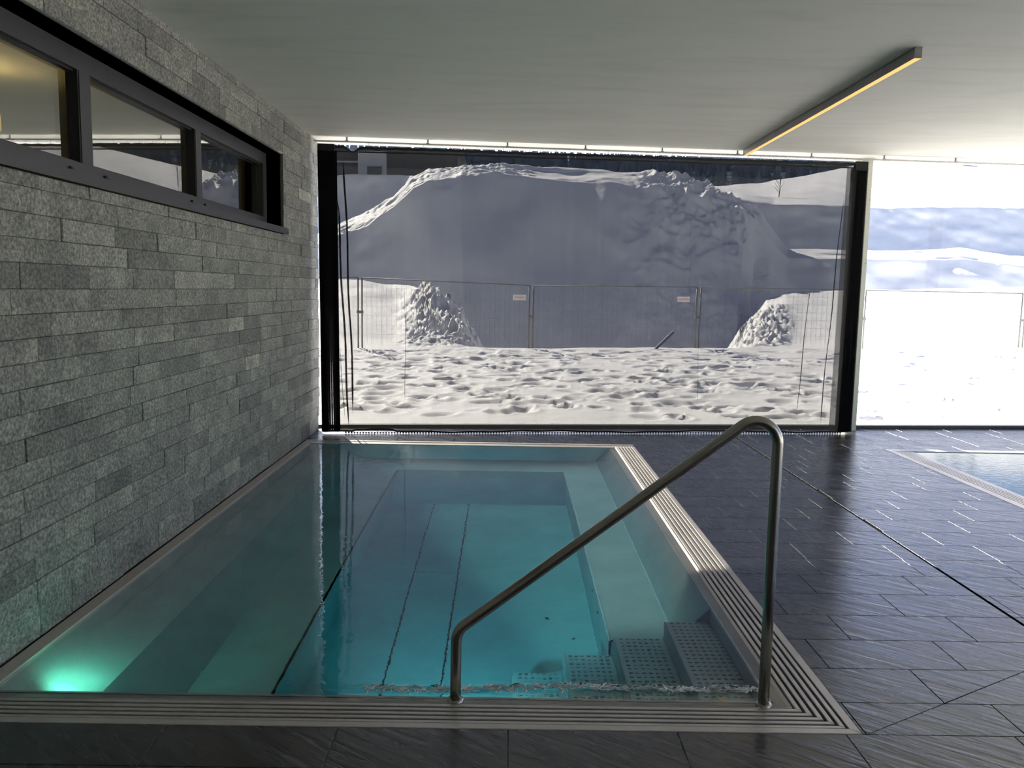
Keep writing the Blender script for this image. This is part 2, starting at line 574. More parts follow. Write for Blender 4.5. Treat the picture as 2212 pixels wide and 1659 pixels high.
# ---- left wall with stones and ribbon window
WY0, WY1, WZ0, WZ1 = -0.5, 7.52, 2.0, 2.70      # opening
def build_left_wall():
    root = tag(empty('wall_left'), kind='structure')
    yend = 8.86
    b = MB()
    xb, xf = -2.36, -2.045
    b.box(xb, xf, YB, yend, -0.3, WZ0)
    b.box(xb, xf, YB, yend, WZ1, ZC)
    b.box(xb, xf, WY1, yend, WZ0, WZ1)
    b.box(xb, xf, YB, WY0, WZ0, WZ1)
    b.build('backing', M_MORTAR, root)
    # reveal linings
    r = MB()
    r.box(-2.36, -2.022, WY1, WY1 + 0.02, WZ0, WZ1)
    r.build('reveal_side', M_MORTAR, root)
    r = MB().box(-2.36, -2.024, WY0, WY1, WZ1, WZ1 + 0.015)
    r.build('reveal_head', M_REVEAL, root)
    # courses
    rows = [(0.0, 0.155)]
    z = 0.155
    while z < ZC - 0.01:
        h = 0.1063 + random.uniform(-0.004, 0.004)
        rows.append((z, min(z + h, ZC)))
        z += h
    # align courses to the opening
    def snap(lst, target):
        k = min(range(len(lst)), key=lambda i: abs(lst[i][0] - target))
        lst[k] = (target, lst[k][1])
        lst[k - 1] = (lst[k - 1][0], target)
    snap(rows, WZ0)
    snap(rows, WZ1)
    cells = []
    for ri, (z0, z1) in enumerate(rows):
        y = YB + random.uniform(-0.3, 0)
        segs = []
        while y < yend:
            L = random.choice([0.3, 0.4, 0.5, 0.55, 0.6, 0.65]) + random.uniform(-0.05, 0.05)
            segs.append((max(y, YB), min(y + L, yend)))
            y += L
        zm = (z0 + z1) / 2
        for (a, c) in segs:
            if WZ0 - 0.01 < zm < WZ1 + 0.0:
                if c > WY0 and a < WY1:
                    if c > WY1 + 0.03:
                        a = WY1
                    elif a < WY0 - 0.03:
                        c = WY0
                    else:
                        continue
            if c - a < 0.04:
                continue
            cells.append((a, c, z0, z1, ri))
    def vis(cell):
        a, c, z0, z1, ri = cell
        if c < 3.05:
            return -1
        ymin = 3.05 if z0 < 1.9 else 3.05 + (z0 - 1.9) * 1.35
        if c < ymin:
            return -1
        return (c - max(a, ymin)) * 1.0 / (0.5 * (a + c)) ** 2
    cells.sort(key=vis, reverse=True)
    def stone(mb, a, c, z0, z1, ri):
        xo = -2.02 + random.uniform(-0.0045, 0.0035) - (0.010 if ri == 0 else 0)
        g = 0.0012
        a, c, z0, z1 = a + g, c - g * random.uniform(1, 3), z0 + g * 0.6, z1 - g * 0.6
        rr = lambda s: random.uniform(-s, s)
        back = [(-2.05, a, z0), (-2.05, c, z0), (-2.05, c, z1), (-2.05, a, z1)]
        e = 0.003
        mid = [(xo - e, a, z0), (xo - e, c, z0), (xo - e, c, z1), (xo - e, a, z1)]
        fr = [(xo + rr(0.0015), a + e + rr(0.002), z0 + e), (xo + rr(0.0015), c - e + rr(0.002), z0 + e),
              (xo + rr(0.0015), c - e + rr(0.002), z1 - e), (xo + rr(0.0015), a + e + rr(0.002), z1 - e)]
        ov = Vector((0, (a + c) / 2, (z0 + z1) / 2))
        v = back + mid + fr
        f = []
        for k in range(4):
            j = (k + 1) % 4
            f += [(k, j, 4 + j, 4 + k), (4 + k, 4 + j, 8 + j, 8 + k)]
        f.append((8, 9, 10, 11))
        mb.add(v, f)
    for cell in cells[:298]:
        if vis(cell) < 0:
            break
        mb = MB()
        stone(mb, *cell)
        cyy, cz = (cell[0] + cell[1]) / 2, (cell[2] + cell[3]) / 2
        mb.v = [(x, y - cyy, zz - cz) for x, y, zz in mb.v]
        o = mb.build('stone', M_STONE, root)
        o.location = (0, cyy, cz)
    rest = [c for i, c in enumerate(cells) if i >= 298 or vis(c) < 0]
    mb = MB()
    for cell in rest:
        stone(mb, *cell)
    o = mb.build('stones', M_STONE, root)
    o['kind'] = 'stuff'
build_left_wall()

def build_ribbon_window():
    w = tag(empty('window_2'), kind='structure')
    xf = -2.17
    gb, gt = 2.145, 2.60
    # frame rails and mullions
    MB().box(xf - 0.07, xf, WY0, WY1, 2.055, gb).build('bottom_rail', M_FRAME, w)
    MB().box(xf - 0.07, xf, WY0, WY1, gt, WZ1).build('top_rail', M_FRAME, w)
    for y0, y1 in ((-0.5, -0.4), (1.0, 1.1), (2.66, 2.77), (4.30, 4.41), (5.85, 5.95), (7.42, WY1)):
        MB().box(xf - 0.068, xf + 0.002, y0, y1, gb, gt).build('mullion', M_FRAME, w)
    for y0, y1 in ((-0.4, 1.0), (1.1, 2.66), (2.77, 4.30), (4.41, 5.85), (5.95, 7.42)):
        MB().box(xf - 0.062, xf - 0.05, y0, y1, gb, gt).build('pane', M_RIBBON, w)
        g = MB()
        g.box(xf - 0.05, xf - 0.02, y0, y1, gb, gb + 0.008)
        g.box(xf - 0.05, xf - 0.02, y0, y1, gt - 0.012, gt)
        g.box(xf - 0.05, xf - 0.002, y1 - 0.012, y1, gb, gt)
        g.build('gasket', M_RUBBER, w)
    for y in (4.17, 4.52, 5.74, 5.98):
        k = MB()
        k.box(xf, xf + 0.012, y, y + 0.02, 2.095, 2.112)
        k.tube([(xf + 0.006, y + 0.02, 2.098), (xf + 0.006, y + 0.05, 2.098)], 0.004, 6)
        k.build('latch', M_RUBBER, w)
    # sill board with down-turned front edge and a lip
    s = MB()
    s.box(xf - 0.07, -1.995, WY0, WY1 + 0.06, 2.045, 2.055)
    s.box(-2.0, -1.992, WY0, WY1 + 0.06, 2.002, 2.055)
    s.build('sill', M_FRAME, w)
    # room behind the glass
    r = MB()
    r.box(-6.3, -6.2, WY0 - 1, 9.0, 0.9, 3.0)
    r.box(-6.3, -2.36, WY0 - 1.1, WY0 - 1, 0.9, 3.0)
    r.box(-6.3, -2.36, 9.0, 9.1, 0.9, 3.0)
    r.box(-6.3, -2.36, WY0 - 1, 9.1, 3.0, 3.1)
    r.box(-6.3, -2.36, WY0 - 1, 9.1, 0.8, 0.9)
    o = r.build('wall_inner', M_ROOM)
    tag(o, kind='structure')
    # warm wall lamp inside that room
    L = tag(empty('wall_lamp', (-3.68, 6.0, 2.66)), 'small warm glowing lamp behind the first pane of the ribbon window', 'lamp')
    m = MB()
    m.tube([(0, 0, -0.09), (0, 0, -0.055), (0, 0, 0.055), (0, 0, 0.09)], [0.05, 0.085, 0.085, 0.05], 6)
    m.build('shade', M_SCONCE, L)
    MB().tube([(0, 0, 0.09), (0, 0, 0.40)], 0.008, 8).build('rod', M_ALU, L)
    ld = bpy.data.lights.new('wall_lamp_light', 'POINT')
    ld.energy = 26
    ld.color = (1.0, 0.66, 0.32)
    ld.shadow_soft_size = 0.1
    lo = bpy.data.objects.new('wall_lamp_light', ld)
    COL.objects.link(lo)
    lo.parent = L
    lo.location = (0.0, -0.2, 0.05)
build_ribbon_window()

# ------------------------------------------------------------------ floor tiles
PX0, PX1, PY0, PY1 = XL, 1.282, 2.775, 8.27          # plunge pool outline (grating outside edge)
QX0, QY1 = 3.83, 8.26                                # second pool
def build_floor():
    root = tag(empty('floor'), kind='structure')
    g = MB()
    g.prism([(XL - 0.4, YB), (XR, YB), (XR, 1.2), (XL - 0.4, 1.2)], -0.2, -0.007)
    g.box(PX1, QX0, PY0, PY1, -0.2, -0.007)
    g.prism([(XL - 0.4, PY1), (QX0, PY1), (QX0, glass_y(QX0)), (XL - 0.4, glass_y(XL - 0.4))], -0.2, -0.007)
    g.prism([(QX0, QY1), (XR, QY1), (XR, glass_y(XR)), (QX0, glass_y(QX0))], -0.2, -0.007)
    g.build('grout_bed', M_GROUT, root)
    MB().box(XL - 0.4, QX0, 1.2, PY0, -0.2, -0.003).build('grout_bed', simple('pale_grout', (0.20, 0.195, 0.18), 0.9), root)
    gap = 0.0021
    def tile(poly, dz=0.0):
        if len(poly) < 3 or area(poly) < 0.002:
            return
        poly = inset(poly, gap)
        if area(poly) < 0.001:
            return
        cx = sum(p[0] for p in poly) / len(poly)
        cyy = sum(p[1] for p in poly) / len(poly)
        mb = MB().prism([(x - cx, y - cyy) for x, y in poly], -0.02, 0.0 + dz, 0.0008)
        o = mb.build('tile', M_SLATE, root)
        o.location = (cx, cyy, 0)
    def gl_clip(p):
        # y <= glass_y(x) - 0.03
        return clip(p, -0.088, 1.0, 9.55 - 0.03 - 0.088 * 4.09)
    JX0, JX1 = 2.472, 2.486                               # expansion joint
    # main deck field
    offs = {0: 1.697, 1: 1.365, 2: 1.574, 3: 1.957, 4: 2.21, 5: 2.346, 6: 1.778, 7: 1.60, 8: 1.348, 9: 1.54,
            10: 1.732, 11: 1.924, 12: 1.66, 13: 1.768, 14: 2.042, 15: 2.15, 16: 2.25, 17: 1.85, 18: 2.335, 19: 2.05, 20: 2.63}
    y = 2.775
    k = -1
    P = 0.2885
    while y < 9.9:
        y1 = 3.005 if k == -1 else y + P
        off = offs.get(k, 1.871 if k == -1 else 1.5 + 0.19 * k % 0.575)
        n0 = math.floor((XL - off) / 0.575) - 1
        for i in range(n0, n0 + 22):
            a, c = off + i * 0.575, off + (i + 1) * 0.575
            for lo, hi, yt, yb in ((XL - 0.3, JX0, None, None), (JX1, XR, None, None)):
                aa, cc = max(a, lo), min(c, hi)
                if cc - aa < 0.02:
                    continue
                rects = [(aa, cc, y, y1)]
                out = []
                for (p, q, r, s) in rects:
                    # cut out pool 1
                    if p < PX1 and r < PY1:
                        if q > PX1:
                            out.append((PX1, q, r, s))
                            if s > PY1:
                                out.append((p, PX1, PY1, s))
                        elif s > PY1:
                            out.append((p, q, PY1, s))
                    elif q > QX0 and r < QY1:
                        if p < QX0:
                            out.append((p, QX0, r, s))
                            if s > QY1:
                                out.append((QX0, q, QY1, s))
                        elif s > QY1:
                            out.append((p, q, QY1, s))
                    else:
                        out.append((p, q, r, s))
                for (p, q, r, s) in out:
                    poly = gl_clip([(p, r), (q, r), (q, s), (p, s)])
                    if len(poly) < 3:
                        continue
                    # diagonal fall line from the pool corner
                    da, db, dc = -(3.292 - 2.77), (2.178 - 1.291), None
                    dc = da * 1.291 + db * 2.77
                    if q > 1.29 and p < JX1 and r < 3.5 and lo < 0:
                        A = clip(poly, da, db, dc)
                        B = clip(poly, -da, -db, -dc)
                        tile(A)
                        tile(B)
                    else:
                        tile(poly)
        y = y1
        k += 1
    # front walkway
    y = 2.775
    r = 0
    while y > 0.9:
        d = 0.255 if r == 0 else 0.3
        off = (0.022, 0.30, 0.12, 0.4)[r % 4]
        n0 = math.floor((XL - off) / 0.6) - 1
        for i in range(n0, n0 + 13):
            a, c = off + i * 0.6, off + (i + 1) * 0.6
            a, c = max(a, XL - 0.02), min(c, QX0)
            if c - a > 0.02:
                tile([(a, y - d), (c, y - d), (c, y), (a, y)])
        y -= d
        r += 1
    MB().box(JX0 + 0.001, JX1 - 0.001, 2.775, glass_y(2.48) - 0.03, -0.02, -0.005).build('expansion_joint', M_JOINT, root)
build_floor()

# ------------------------------------------------------------------ plunge pool
def build_pool():
    root = tag(empty('plunge_pool', (0, 0, 0)), 'sunken stainless steel plunge pool with benches, perforated steps and slatted overflow edge', 'pool')
    zs, zf = -0.45, -1.0
    XI, YF, YK = 1.03, 3.03, 8.12
    XA = -1.955
    def panel(name, quads, mat=M_SHELL, smooth=False, thick=0.012):
        """folded sheet: quads share a thickness pushed to the back"""
        mb = MB()
        for q in quads:
            v = [Vector(p) for p in q]
            n = (v[1] - v[0]).cross(v[2] - v[0]).normalized()
            bk = [p - n * thick for p in v]
            k = len(v)
            mb.add(v + bk, [tuple(range(k)), tuple(reversed(range(k, 2 * k)))] + [(i, i + k, (i + 1) % k + k, (i + 1) % k) for i in range(k)])
        return mb.build(name, mat, root, smooth)
    YE = 3.965                                     # right bench ends here, steps in front
    # left side
    panel('left_upper_panel', [[(XA, YF, -0.02), (-1.61, YF, -0.20), (-1.61, YK - 0.06, -0.20), (XA, YK, -0.02)]])
    panel('left_backrest', [[(-1.61, YF, -0.20), (-1.36, YF, zs), (-1.36, 7.94, zs), (-1.61, 8.06, -0.20)]])
    panel('left_seat', [[(-1.36, YF, zs), (-0.99, YF, zs), (-0.99, 7.46, zs), (-1.36, 7.94, zs)]])
    panel('left_seat_front', [[(-0.99, YF, zs), (-0.99, YF, zf), (-0.99, 6.92, zf), (-0.99, 7.46, zs)]])
    # back side
    panel('back_backrest', [[(XA, YK, -0.02), (-1.36, 7.94, zs), (0.865, 7.94, zs), (XI, YK, -0.02)]])
    panel('back_seat', [[(-1.36, 7.94, zs), (-0.99, 7.46, zs), (0.53, 7.46, zs), (0.865, 7.94, zs)]])
    panel('back_seat_front', [[(-0.99, 7.46, zs), (-0.99, 6.92, zf), (0.52, 6.92, zf), (0.53, 7.46, zs)]])
    # right side
    panel('right_backrest', [[(XI, YE, -0.02), (XI, YK, -0.02), (0.865, 7.94, zs), (0.865, YE, zs)]])
    panel('right_seat', [[(0.865, YE, zs), (0.865, 7.94, zs), (0.53, 7.46, zs), (0.53, YE, zs)]])
    panel('right_seat_front', [[(0.53, YE, zs), (0.53, 7.46, zs), (0.52, 6.92, zf), (0.52, YE, zf)]])
    # welds along bench edges, sun glint put into their bright colour
    w = MB()
    for x, ya, yb, z in ((0.533, YE, 7.46, zs), (0.868, YE, 7.93, zs + 0.003), (0.523, YE, 6.92, zf + 0.003)):
        w.tube([(x, ya, z), (x, yb, z)], 0.0055, 6)
    w.build('weld_seams', M_WELD, root)
    # right wall beside the steps, its end plate, front wall
    panel('step_side_panel', [[(XI, YF, -0.02), (XI, YE, -0.02), (XI, YE, zf), (XI, YF, zf)]])
    panel('bench_end_panel', [[(XI, YE, -0.02), (0.865, YE, zs), (XI, YE, zs)], [(0.525, YE, zs), (0.525, YE, zf), (XI, YE, zf), (XI, YE, zs)]])
    panel('front_panel', [[(XA, YF, -0.02), (XI, YF, -0.02), (XI, YF, zf), (XA, YF, zf)]])
    # floor plates separated by two folded seams
    def plate(x0, x1, y0, y1):
        MB().box(x0, x1, y0, y1, zf - 0.02, zf).build('floor_plate', M_SHELL, root)
    plate(-0.99, -0.612, YF, 6.93)
    plate(-0.600, -0.316, YF, 5.405)
    plate(-0.600, -0.316, 5.412, 6.93)
    plate(-0.304, 0.53, YF, 6.93)
    m = MB()
    m.box(-0.613, -0.599, YF, 6.93, zf - 0.05, zf - 0.018)
    m.box(-0.317, -0.303, YF, 6.93, zf - 0.05, zf - 0.018)
    m.build('floor_gap', M_DARK, root)
    m = MB()
    for x in (-0.598, -0.302):
        m.tube([(x, YF, zf + 0.001), (x, 6.93, zf + 0.001)], 0.004, 6)
    m.build('floor_seams', M_RIM, root)
    # steps
    for k in range(4):
        x0 = 0.05 + 0.25 * k
        x1 = x0 + 0.25 if k < 3 else XI - 0.002
        z1 = -0.8 + 0.2 * k
        st = MB().prism([(x0, YF + 0.002), (x1, YF + 0.002), (x1, 3.96), (x0, 3.96)], zf, z1, 0.004).build('step', M_SHELL, root)
        d = MB()
        for i in range(7):
            for j in range(24):
                cx = x0 + 0.035 + i * 0.03
                cyy = YF + 0.035 + j * 0.038
                v = [(cx + 0.011 * math.cos(t), cyy + 0.0075 * math.sin(t), z1) for t in [math.pi / 3 * q for q in range(6)]]
                v += [(cx + 0.007 * math.cos(t), cyy + 0.0045 * math.sin(t), z1 + 0.004) for t in [math.pi / 3 * q for q in range(6)]]
                d.add(v, [tuple(range(6, 12))] + [(q, (q + 1) % 6, 6 + (q + 1) % 6, 6 + q) for q in range(6)])
        o = d.build('grip_studs', M_STUD, st)
        o['kind'] = 'stuff'
    # small fixings
    for p in ((0.4, 4.5, zf), (0.26, 4.75, zf)):
        MB().tube([(p[0], p[1], p[2]), (p[0], p[1], p[2] + 0.006)], 0.012, 12).build('inlet_cap', M_DARK, root)
    for yy in (4.75, 4.45):
        MB().tube([(0.531, yy, -0.6), (0.524, yy, -0.6)], 0.012, 12).build('inlet_cap', M_DARK, root)
    # overflow channel and slats, mitred at the front right corner
    def ell(name, d0, d1, z0, z1, mat, bev=0.0):
        """front run plus right run at distance d0..d1 inside the outer edge, two objects"""
        yb = PY1 - 0.10
        a = [(XL, PY0 + d0), (PX1 - d0, PY0 + d0), (PX1 - d1, PY0 + d1), (XL, PY0 + d1)]
        b = [(PX1 - d0, PY0 + d0), (PX1 - d0, yb), (PX1 - d1, yb), (PX1 - d1, PY0 + d1)]
        MB().prism(a, z0, z1, bev).build(name, mat, root)
        MB().prism(b, z0, z1, bev).build(name, mat, root)
    ell('outer_rim', 0.0, 0.034, -0.12, 0.002, M_RIM, 0.002)
    for i in range(5):
        d0 = 0.041 + 0.0295 * i
        ell('slat', d0, d0 + 0.0175, -0.03, -0.001, M_GRATE, 0.002)
    ell('channel_bed', 0.034, 0.195, -0.12, -0.10, M_DARK)
    # inner rim dips gently under the water
    za, zb2 = -0.002, -0.035
    yb = PY1 - 0.10
    f = [(XL, PY0 + 0.187, za), (PX1 - 0.187, PY0 + 0.187, za), (PX1 - 0.255, PY0 + 0.255, zb2), (XL, PY0 + 0.255, zb2)]
    panel('inner_rim', [f], M_RIM, thick=0.03)
    f = [(PX1 - 0.187, PY0 + 0.187, za), (PX1 - 0.187, yb, za), (PX1 - 0.255, yb, zb2), (PX1 - 0.255, PY0 + 0.255, zb2)]
    panel('inner_rim', [f], M_RIM, thick=0.03)
    # edge strip along the stone wall and double strip at the back
    MB().box(XL + 0.0, XA + 0.002, PY0 + 0.26, PY1, -0.06, 0.0).build('wall_strip', M_STRIP, root)
    MB().box(XL, PX1, PY1 - 0.05, PY1, -0.06, 0.001).build('back_strip', M_RIM, root)
    MB().box(XL, PX1 - 0.034, PY1 - 0.148, PY1 - 0.062, -0.06, -0.004).build('back_strip', M_RIM, root)
    # underwater lamp in the front wall, left corner
    lp = MB()
    lp.tube([(-1.73, YF, -0.085), (-1.73, YF + 0.012, -0.085)], 0.034, 20)
    lamp = lp.build('underwater_lamp', M_RIM, root)
    MB().tube([(-1.73, YF + 0.012, -0.085), (-1.73, YF + 0.016, -0.085)], 0.028, 20).build('lens', M_TEAL, lamp)
    def under(x, z, e, aim, cone, col):
        ld = bpy.data.lights.new('underwater_light', 'SPOT')
        ld.shadow_soft_size = 0.05
        ld.spot_size = math.radians(cone)
        ld.spot_blend = 1.0
        ld.energy = e
        ld.color = col
        lo = bpy.data.objects.new('underwater_light', ld)
        COL.objects.link(lo)
        lo.parent = root
        lo.location = (x, YF + 0.03, z)
        lo.rotation_euler = Vector(aim).to_track_quat('-Z', 'Y').to_euler()
    under(-1.73, -0.085, 21.0, (0.12, 1.0, -0.13), 140, (0.16, 1.0, 0.66))
    fill_lamp = MB().tube([(-0.4, YF, -0.24), (-0.4, YF + 0.012, -0.24)], 0.075, 20).build('underwater_lamp', M_RIM, root)  # second lamp, unseen, added to brighten the pool floor
    MB().tube([(-0.4, YF + 0.012, -0.24), (-0.4, YF + 0.016, -0.24)], 0.058, 20).build('lens', M_TEAL, fill_lamp)
    under(-0.4, -0.24, 110.0, (0.20, 1.0, -0.42), 88, (0.42, 0.95, 1.0))

    # water body
    zw = -0.008
    xs = np.concatenate([np.linspace(-1.956, -0.95, 40), np.linspace(-0.94, 1.092, 270)])
    ys = np.concatenate([np.linspace(2.962, 3.03, 5), np.linspace(3.035, 3.21, 90), np.linspace(3.24, 8.125, 130)])
    X, Y = np.meshgrid(xs, ys)
    band = 3.10 + 0.028 * (X - 0.3) + 0.012 * np.sin(X * 6)
    A = np.exp(-((Y - band) / 0.022) ** 2) * np.clip((X + 0.62) / 0.15, 0, 1) * np.clip((1.02 - X) / 0.05, 0, 1)
    hh = fbm(X * 26, Y * 60, 3, 5)
    Z = zw + A * (hh - 0.35) * 0.05
    nx, ny = len(xs), len(ys)
    v = np.stack([X.ravel(), Y.ravel(), Z.ravel()], 1).tolist()
    idx = np.arange(nx * ny).reshape(ny, nx)
    f = np.stack([idx[:-1, :-1].ravel(), idx[:-1, 1:].ravel(), idx[1:, 1:].ravel(), idx[1:, :-1].ravel()], 1).tolist()
    # closed box below (hidden inside the steel)
    per = list(idx[0, :]) + list(idx[1:, -1]) + list(idx[-1, :-1][::-1]) + list(idx[1:-1, 0][::-1])
    base = len(v)
    for p in per:
        x, y, z = v[p]
        v.append([x, y, -1.06])
    n = len(per)
    for i in range(n):
        j = (i + 1) % n
        f.append([int(per[j]), int(per[i]), base + i, base + j])
    f.append([base + i for i in range(n)][::-1])
    w = obj('water', v, f, M_WATER, None, True)
    # curls of foam along the ripples, the window's reflection built as white tubes
    m = MB()
    rg = random.Random(12)
    for k in range(620):
        x = rg.uniform(-0.55, 1.0)
        yb_ = 3.10 + 0.028 * (x - 0.3) + 0.012 * math.sin(x * 6) + rg.gauss(0, 0.012)
        L = rg.uniform(0.006, 0.028)
        a0, bend = rg.uniform(-0.5, 0.5), rg.uniform(-2.2, 2.2)
        p, a = Vector((x, yb_, zw + 0.003)), a0
        pts = [p.copy()]
        for q in range(5):
            a += bend / 5
            p = p + Vector((math.cos(a) * L / 3, math.sin(a) * L / 4, rg.uniform(-0.001, 0.001)))
            pts.append(p.copy())
        m.tube(pts, [0.0008, 0.002, 0.003, 0.003, 0.002, 0.0008], 6)
    o = m.build('ripple_glints', M_GLINT)
    tag(o, 'thin wavy white foam line of window reflection along the front edge above the submerged steps', 'glint', kind='stuff')
    tag(w, 'clear teal water filling the plunge pool beside the stone wall', 'water', kind='stuff')

# vectorised value noise
def _hash(ix, iy, seed):
    h = (ix.astype(np.int64) * 374761393 + iy.astype(np.int64) * 668265263 + seed * 1442695041) & 0x7fffffff
    h = ((h ^ (h >> 13)) * 1274126177) & 0x7fffffff
    h = h ^ (h >> 16)
    return (h & 0xffff) / 65535.0
def vnoise(x, y, seed=0):
    ix, iy = np.floor(x), np.floor(y)
    fx, fy = x - ix, y - iy
    fx, fy = fx * fx * (3 - 2 * fx), fy * fy * (3 - 2 * fy)
    a, b = _hash(ix, iy, seed), _hash(ix + 1, iy, seed)
    c, d = _hash(ix, iy + 1, seed), _hash(ix + 1, iy + 1, seed)
    return (a * (1 - fx) + b * fx) * (1 - fy) + (c * (1 - fx) + d * fx) * fy
def fbm(x, y, octv=4, seed=0):
    s, a, t = 0, 0.5, 0
    for o in range(octv):
        s = s + a * vnoise(x * 2 ** o, y * 2 ** o, seed + o * 17)
        t += a
        a *= 0.5
    return s / t
build_pool()

# second pool at the right
def build_pool2(XR=XR - 0.08):
    root = tag(empty('swimming_pool', (0, 0, 0)), 'second larger pool at the right edge with slatted gutter and bright reflections', 'pool')
    x0, y1, ylo = QX0, QY1, 1.2
    MB().box(x0, x0 + 0.05, ylo, y1, -0.12, 0.002).build('outer_rim', M_RIM, root)
    for i in range(5):
        a = x0 + 0.056 + 0.0295 * i
        MB().box(a, a + 0.0175, ylo, y1 - 0.1, -0.03, -0.001).build('slat', M_GRATE, root)
    MB().box(x0 + 0.05, x0 + 0.205, ylo, y1 - 0.1, -0.12, -0.1).build('channel_bed', M_DARK, root)
    MB().box(x0 + 0.205, x0 + 0.25, ylo, y1 - 0.1, -0.04, -0.004).build('inner_rim', M_RIM, root)
    MB().box(x0 + 0.05, XR, y1 - 0.1, y1, -0.1, 0.001).build('back_strip', M_RIM, root)
    m = MB()
    m.box(x0 + 0.25, x0 + 0.262, ylo, y1 - 0.1, -1.3, -0.02)
    m.box(x0 + 0.25, XR, y1 - 0.112, y1 - 0.1, -1.3, -0.05)
    m.box(x0 + 0.25, XR, ylo, ylo + 0.012, -1.3, 0.0)
    m.build('side_panel', M_SHELL, root)
    MB().box(x0 + 0.25, XR, ylo, y1 - 0.1, -1.32, -1.3).build('floor_plate', M_SHELL, root)
    w = MB().box(x0 + 0.215, XR - 0.002, ylo + 0.02, y1 - 0.11, -1.31, -0.006).build('water', M_WATER)
    tag(w, 'bright water surface of the larger pool at the right edge', 'water', kind='stuff')
build_pool2()

# ------------------------------------------------------------------ handrail
def build_handrail():
    root = tag(empty('handrail', (0, 0, 0)), 'bent brushed steel handrail standing over the pool steps', 'handrail')
    y = 2.985
    def fillet(p0, p1, p2, r, n=12):
        p0, p1, p2 = Vector(p0), Vector(p1), Vector(p2)
        a, b = (p0 - p1).normalized(), (p2 - p1).normalized()
        ang = a.angle(b)
        t = r / math.tan(ang / 2)
        c = p1 + (a + b).normalized() * (r / math.sin(ang / 2))
        s, e = p1 + a * t, p1 + b * t
        out = []
        u, w = s - c, e - c
        tot = u.angle(w)
        for i in range(n + 1):
            k = i / n
            out.append(c + (u * math.sin((1 - k) * tot) + w * math.sin(k * tot)) / math.sin(tot))
        return out
    a = (-0.177, y, 0.0)
    b = (-0.175, y, 0.270)
    c = (0.993, y, 1.170)
    d = (0.993, y, 0.0)
    pts = [Vector(a), Vector((-0.177, y, 0.1))] + fillet(a, b, c, 0.075) + fillet(b, c, d, 0.082, 18) + [Vector((0.993, y, 0.5)), Vector(d)]
    MB().tube(pts, 0.0205, 24).build('tube', M_TUBE, root, True)
    for x in (-0.177, 0.993):
        MB().tube([(x, y, -0.02), (x, y, 0.004), (x, y, 0.006)], [0.030, 0.030, 0.022], 24).build('base_collar', M_TUBE, root, True)
build_handrail()

# ------------------------------------------------------------------ ceiling lamp
def build_lamp():
    root = tag(empty('linear_lamp', (2.463, 7.0, ZC)), 'slim grey linear lamp with warm glowing underside on the ceiling', 'lamp')
    y0, y1 = 5.22 - 7.0, 8.93 - 7.0
    m = MB()
    hw = 0.0225
    m.box(-hw, -hw + 0.003, y0, y1, -0.065, 0)
    m.box(hw - 0.003, hw, y0, y1, -0.065, 0)
    m.box(-hw, hw, y0, y1, -0.003, 0)
    m.build('housing', M_ALU, root)
    for ya, yb in ((y0 - 0.002, y0), (y1, y1 + 0.002)):
        MB().box(-hw, hw, ya, yb, -0.065, 0).build('end_cap', M_ALU, root)
    MB().box(-hw + 0.003, hw - 0.003, y0, y1, -0.066, -0.056).build('diffuser', M_GLOW, root)
build_lamp()

# ------------------------------------------------------------------ curtain rail and curtain
def build_rail():
    root = tag(empty('curtain_rail', (0, 0, 0)), 'thin pale curtain rail hung on small brackets under the ceiling', 'rail')
    slab_along(MB(), -2.0, XR - 0.1, -0.012, 0.012, 2.995, 3.012, curt_y).build('rail', M_RAIL, root)
    x = -1.67
    while x < XR - 0.2:
        m = MB()
        m.tube([(x, curt_y(x), 3.012), (x, curt_y(x), 3.05)], 0.009, 10)
        slab_along(m, x - 0.018, x + 0.018, -0.016, 0.016, 3.010, 3.016, curt_y)
        m.build('bracket', M_ALU, root)
        x += 0.815
build_rail()

